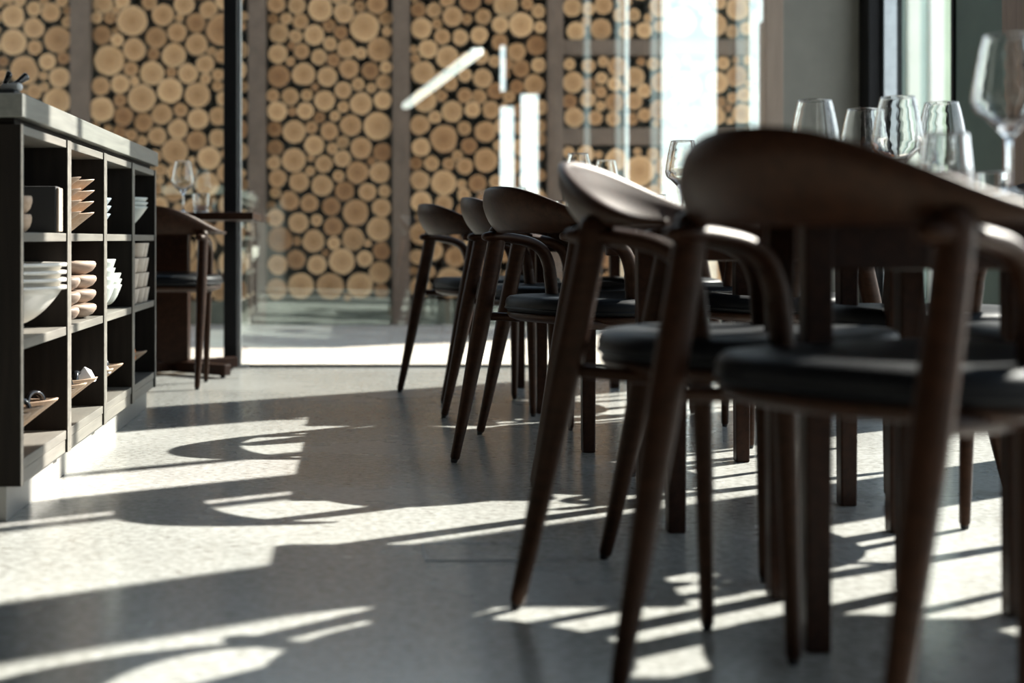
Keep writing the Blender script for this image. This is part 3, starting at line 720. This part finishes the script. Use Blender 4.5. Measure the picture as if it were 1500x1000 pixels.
# cloth in the second unit's dish
cl = MB().add([(-.03, -.03, 0), (.035, -.02, 0), (.03, .03, 0), (-.03, .03, 0), (.0, .0, .045), (.015, .01, .03)], [(0, 3, 2, 1), (0, 1, 4), (1, 2, 5, 4), (2, 3, 4, 5), (3, 0, 4)]).build('napkin', M['white_cloth'], None, bevel=.003)
cl.location = (-.785, 4.13, S0+.082); tag(cl, 'small white folded cloth in the far dish of the second bottom shelf', 'napkin')
cl = MB().add([(-.03, -.03, 0), (.035, -.02, 0), (.03, .03, 0), (-.03, .03, 0), (.0, .0, .035), (.015, .01, .022)], [(0, 3, 2, 1), (0, 1, 4), (1, 2, 5, 4), (2, 3, 4, 5), (3, 0, 4)]).build('napkin', M['white_cloth'], None, bevel=.003)
cl.location = (-.785, 4.385, S0+.082); tag(cl, 'small white folded cloth in the near dish of the third bottom shelf', 'napkin')
# nested pointed dishes on the second unit's top shelf: two stacks
for k in range(4):
    put_boat(-.825, 4.00, S1+k*.031, lv(4, 'pointed wooden dish in the far stack on the second top shelf')[k], 'pointed wooden dishes on the top shelf', R(random.uniform(-5, 5)), (.62, .95, .62))
for k in range(4):
    put_boat(-.832, 3.84, S1+k*.031, lv(4, 'pointed wooden dish in the near stack on the second top shelf')[k], 'pointed wooden dishes on the top shelf', R(random.uniform(-5, 5)), (.62, .95, .62))
# box file and two turned bowls on the nearest top shelf
bf = empty('box_file', (-.86, 3.62, S1)); 
MB().box(-.13, .105, -.030, .024, 0, .118).build('cover', M['black_box'], bf, bevel=.003)
MB().box(.1051, .112, -.026, .022, .003, .114).build('paper_edge', M['box_edge'], bf, bevel=.002)
tag(bf, 'black box file with beige front edge on nearest top shelf', 'box file')
stack(pebble(.034, .042), 'turned_bowl', M['boat_wood'], -.785, 3.30, S1, .043, lv(2, 'small turned wooden bowl at near end of nearest top shelf'), 'bowl', 'small turned bowls')

# things lying on the worktop's near end
rl = MB().sweep([(0, -.035, .0135), (0, .035, .0135)], [.013, .013], 14).build('napkin_roll', M['white_cloth'], None, True)
rl.location = (-.792, 3.275, .9685); rl.rotation_euler = (0, 0, R(60)); rl.scale = (.8, .7, .75); tag(rl, 'white rolled napkin on the near end of the worktop', 'napkin')
tr = empty('black_tray', (-.868, 3.33, .9542))
MB().box(-.11, .10, -.12, .10, 0, .014).build('tray_base', M['black_box'], tr, bevel=.003)
tag(tr, 'low black tray on the near end of the worktop', 'tray')
for k, (dx, dy, a, tl, l) in enumerate([(.05, -.02, 20, 38, .055), (.02, .02, -35, 50, .05), (.0, -.06, 60, 62, .045), (-.05, .0, 10, 55, .05)]):
    P = [Vector((0, 0, .006)), Vector((math.cos(R(a))*l*.5*math.cos(R(tl)), math.sin(R(a))*l*.5, .006+l*.5*math.sin(R(tl)))), Vector((math.cos(R(a))*l*math.cos(R(tl)), math.sin(R(a))*l, .006+l*math.sin(R(tl))))]
    o = MB().sweep(P, [(.005, .004), (.006, .005), (.010, .006)], 10).build('clothes_peg', M['dark_gloss'], None, True)
    o.location = (-.845+dx*.8, 3.31+dy, .9685); tag(o, ['black peg at the front of the worktop tray', 'black peg at the rear of the worktop tray', 'steepest black peg in the worktop tray', 'black peg at the left of the worktop tray'][k], 'peg', 'black pegs in the worktop tray')
    o.name = 'peg'

# ------------------------------------------------------------------ floor hatch, linear pendant
fh = empty('floor_hatch', (.24, 2.86, 0))
MB().box(-.10, .10, -.075, .075, 0, .0015).build('cover_plate', M['floor'], fh)
fr = MB().box(-.1025, -.10, -.0775, .0775, 0, .002).box(.10, .1025, -.0775, .0775, 0, .002).box(-.10, .10, -.0775, -.075, 0, .002).box(-.10, .10, .075, .0775, 0, .002)
fr.build('rim', M['steel'], fh); tag(fh, 'flush floor outlet cover in the concrete of the aisle', 'floor outlet')

lp = empty('pendant_lamp', (.815, -.35, 2.2), math.atan2(4.9, .43))
MB().box(-2.46, 2.46, -.03, .03, .03, .06).build('housing', M['black_metal'], lp, bevel=.003)
m = bpy.data.materials.new('lamp_diffuser'); m.use_nodes = True; t = m.node_tree
t.nodes['Principled BSDF'].inputs['Emission Color'].default_value = (1, .98, .94, 1); t.nodes['Principled BSDF'].inputs['Emission Strength'].default_value = 2.0
MB().box(-2.45, 2.45, -.045, .045, -.03, .03).build('diffuser', m, lp, bevel=.006)
for sx_ in (-1.8, 1.8): MB().sweep([(sx_, 0, .06), (sx_, 0, ZC-2.2)], [.002, .002], 6, (1, 0, 0), False).build('wire', M['black_metal'], lp)
tag(lp, 'long linear pendant lamp that mirrors diagonally in the glass partition', 'lamp')
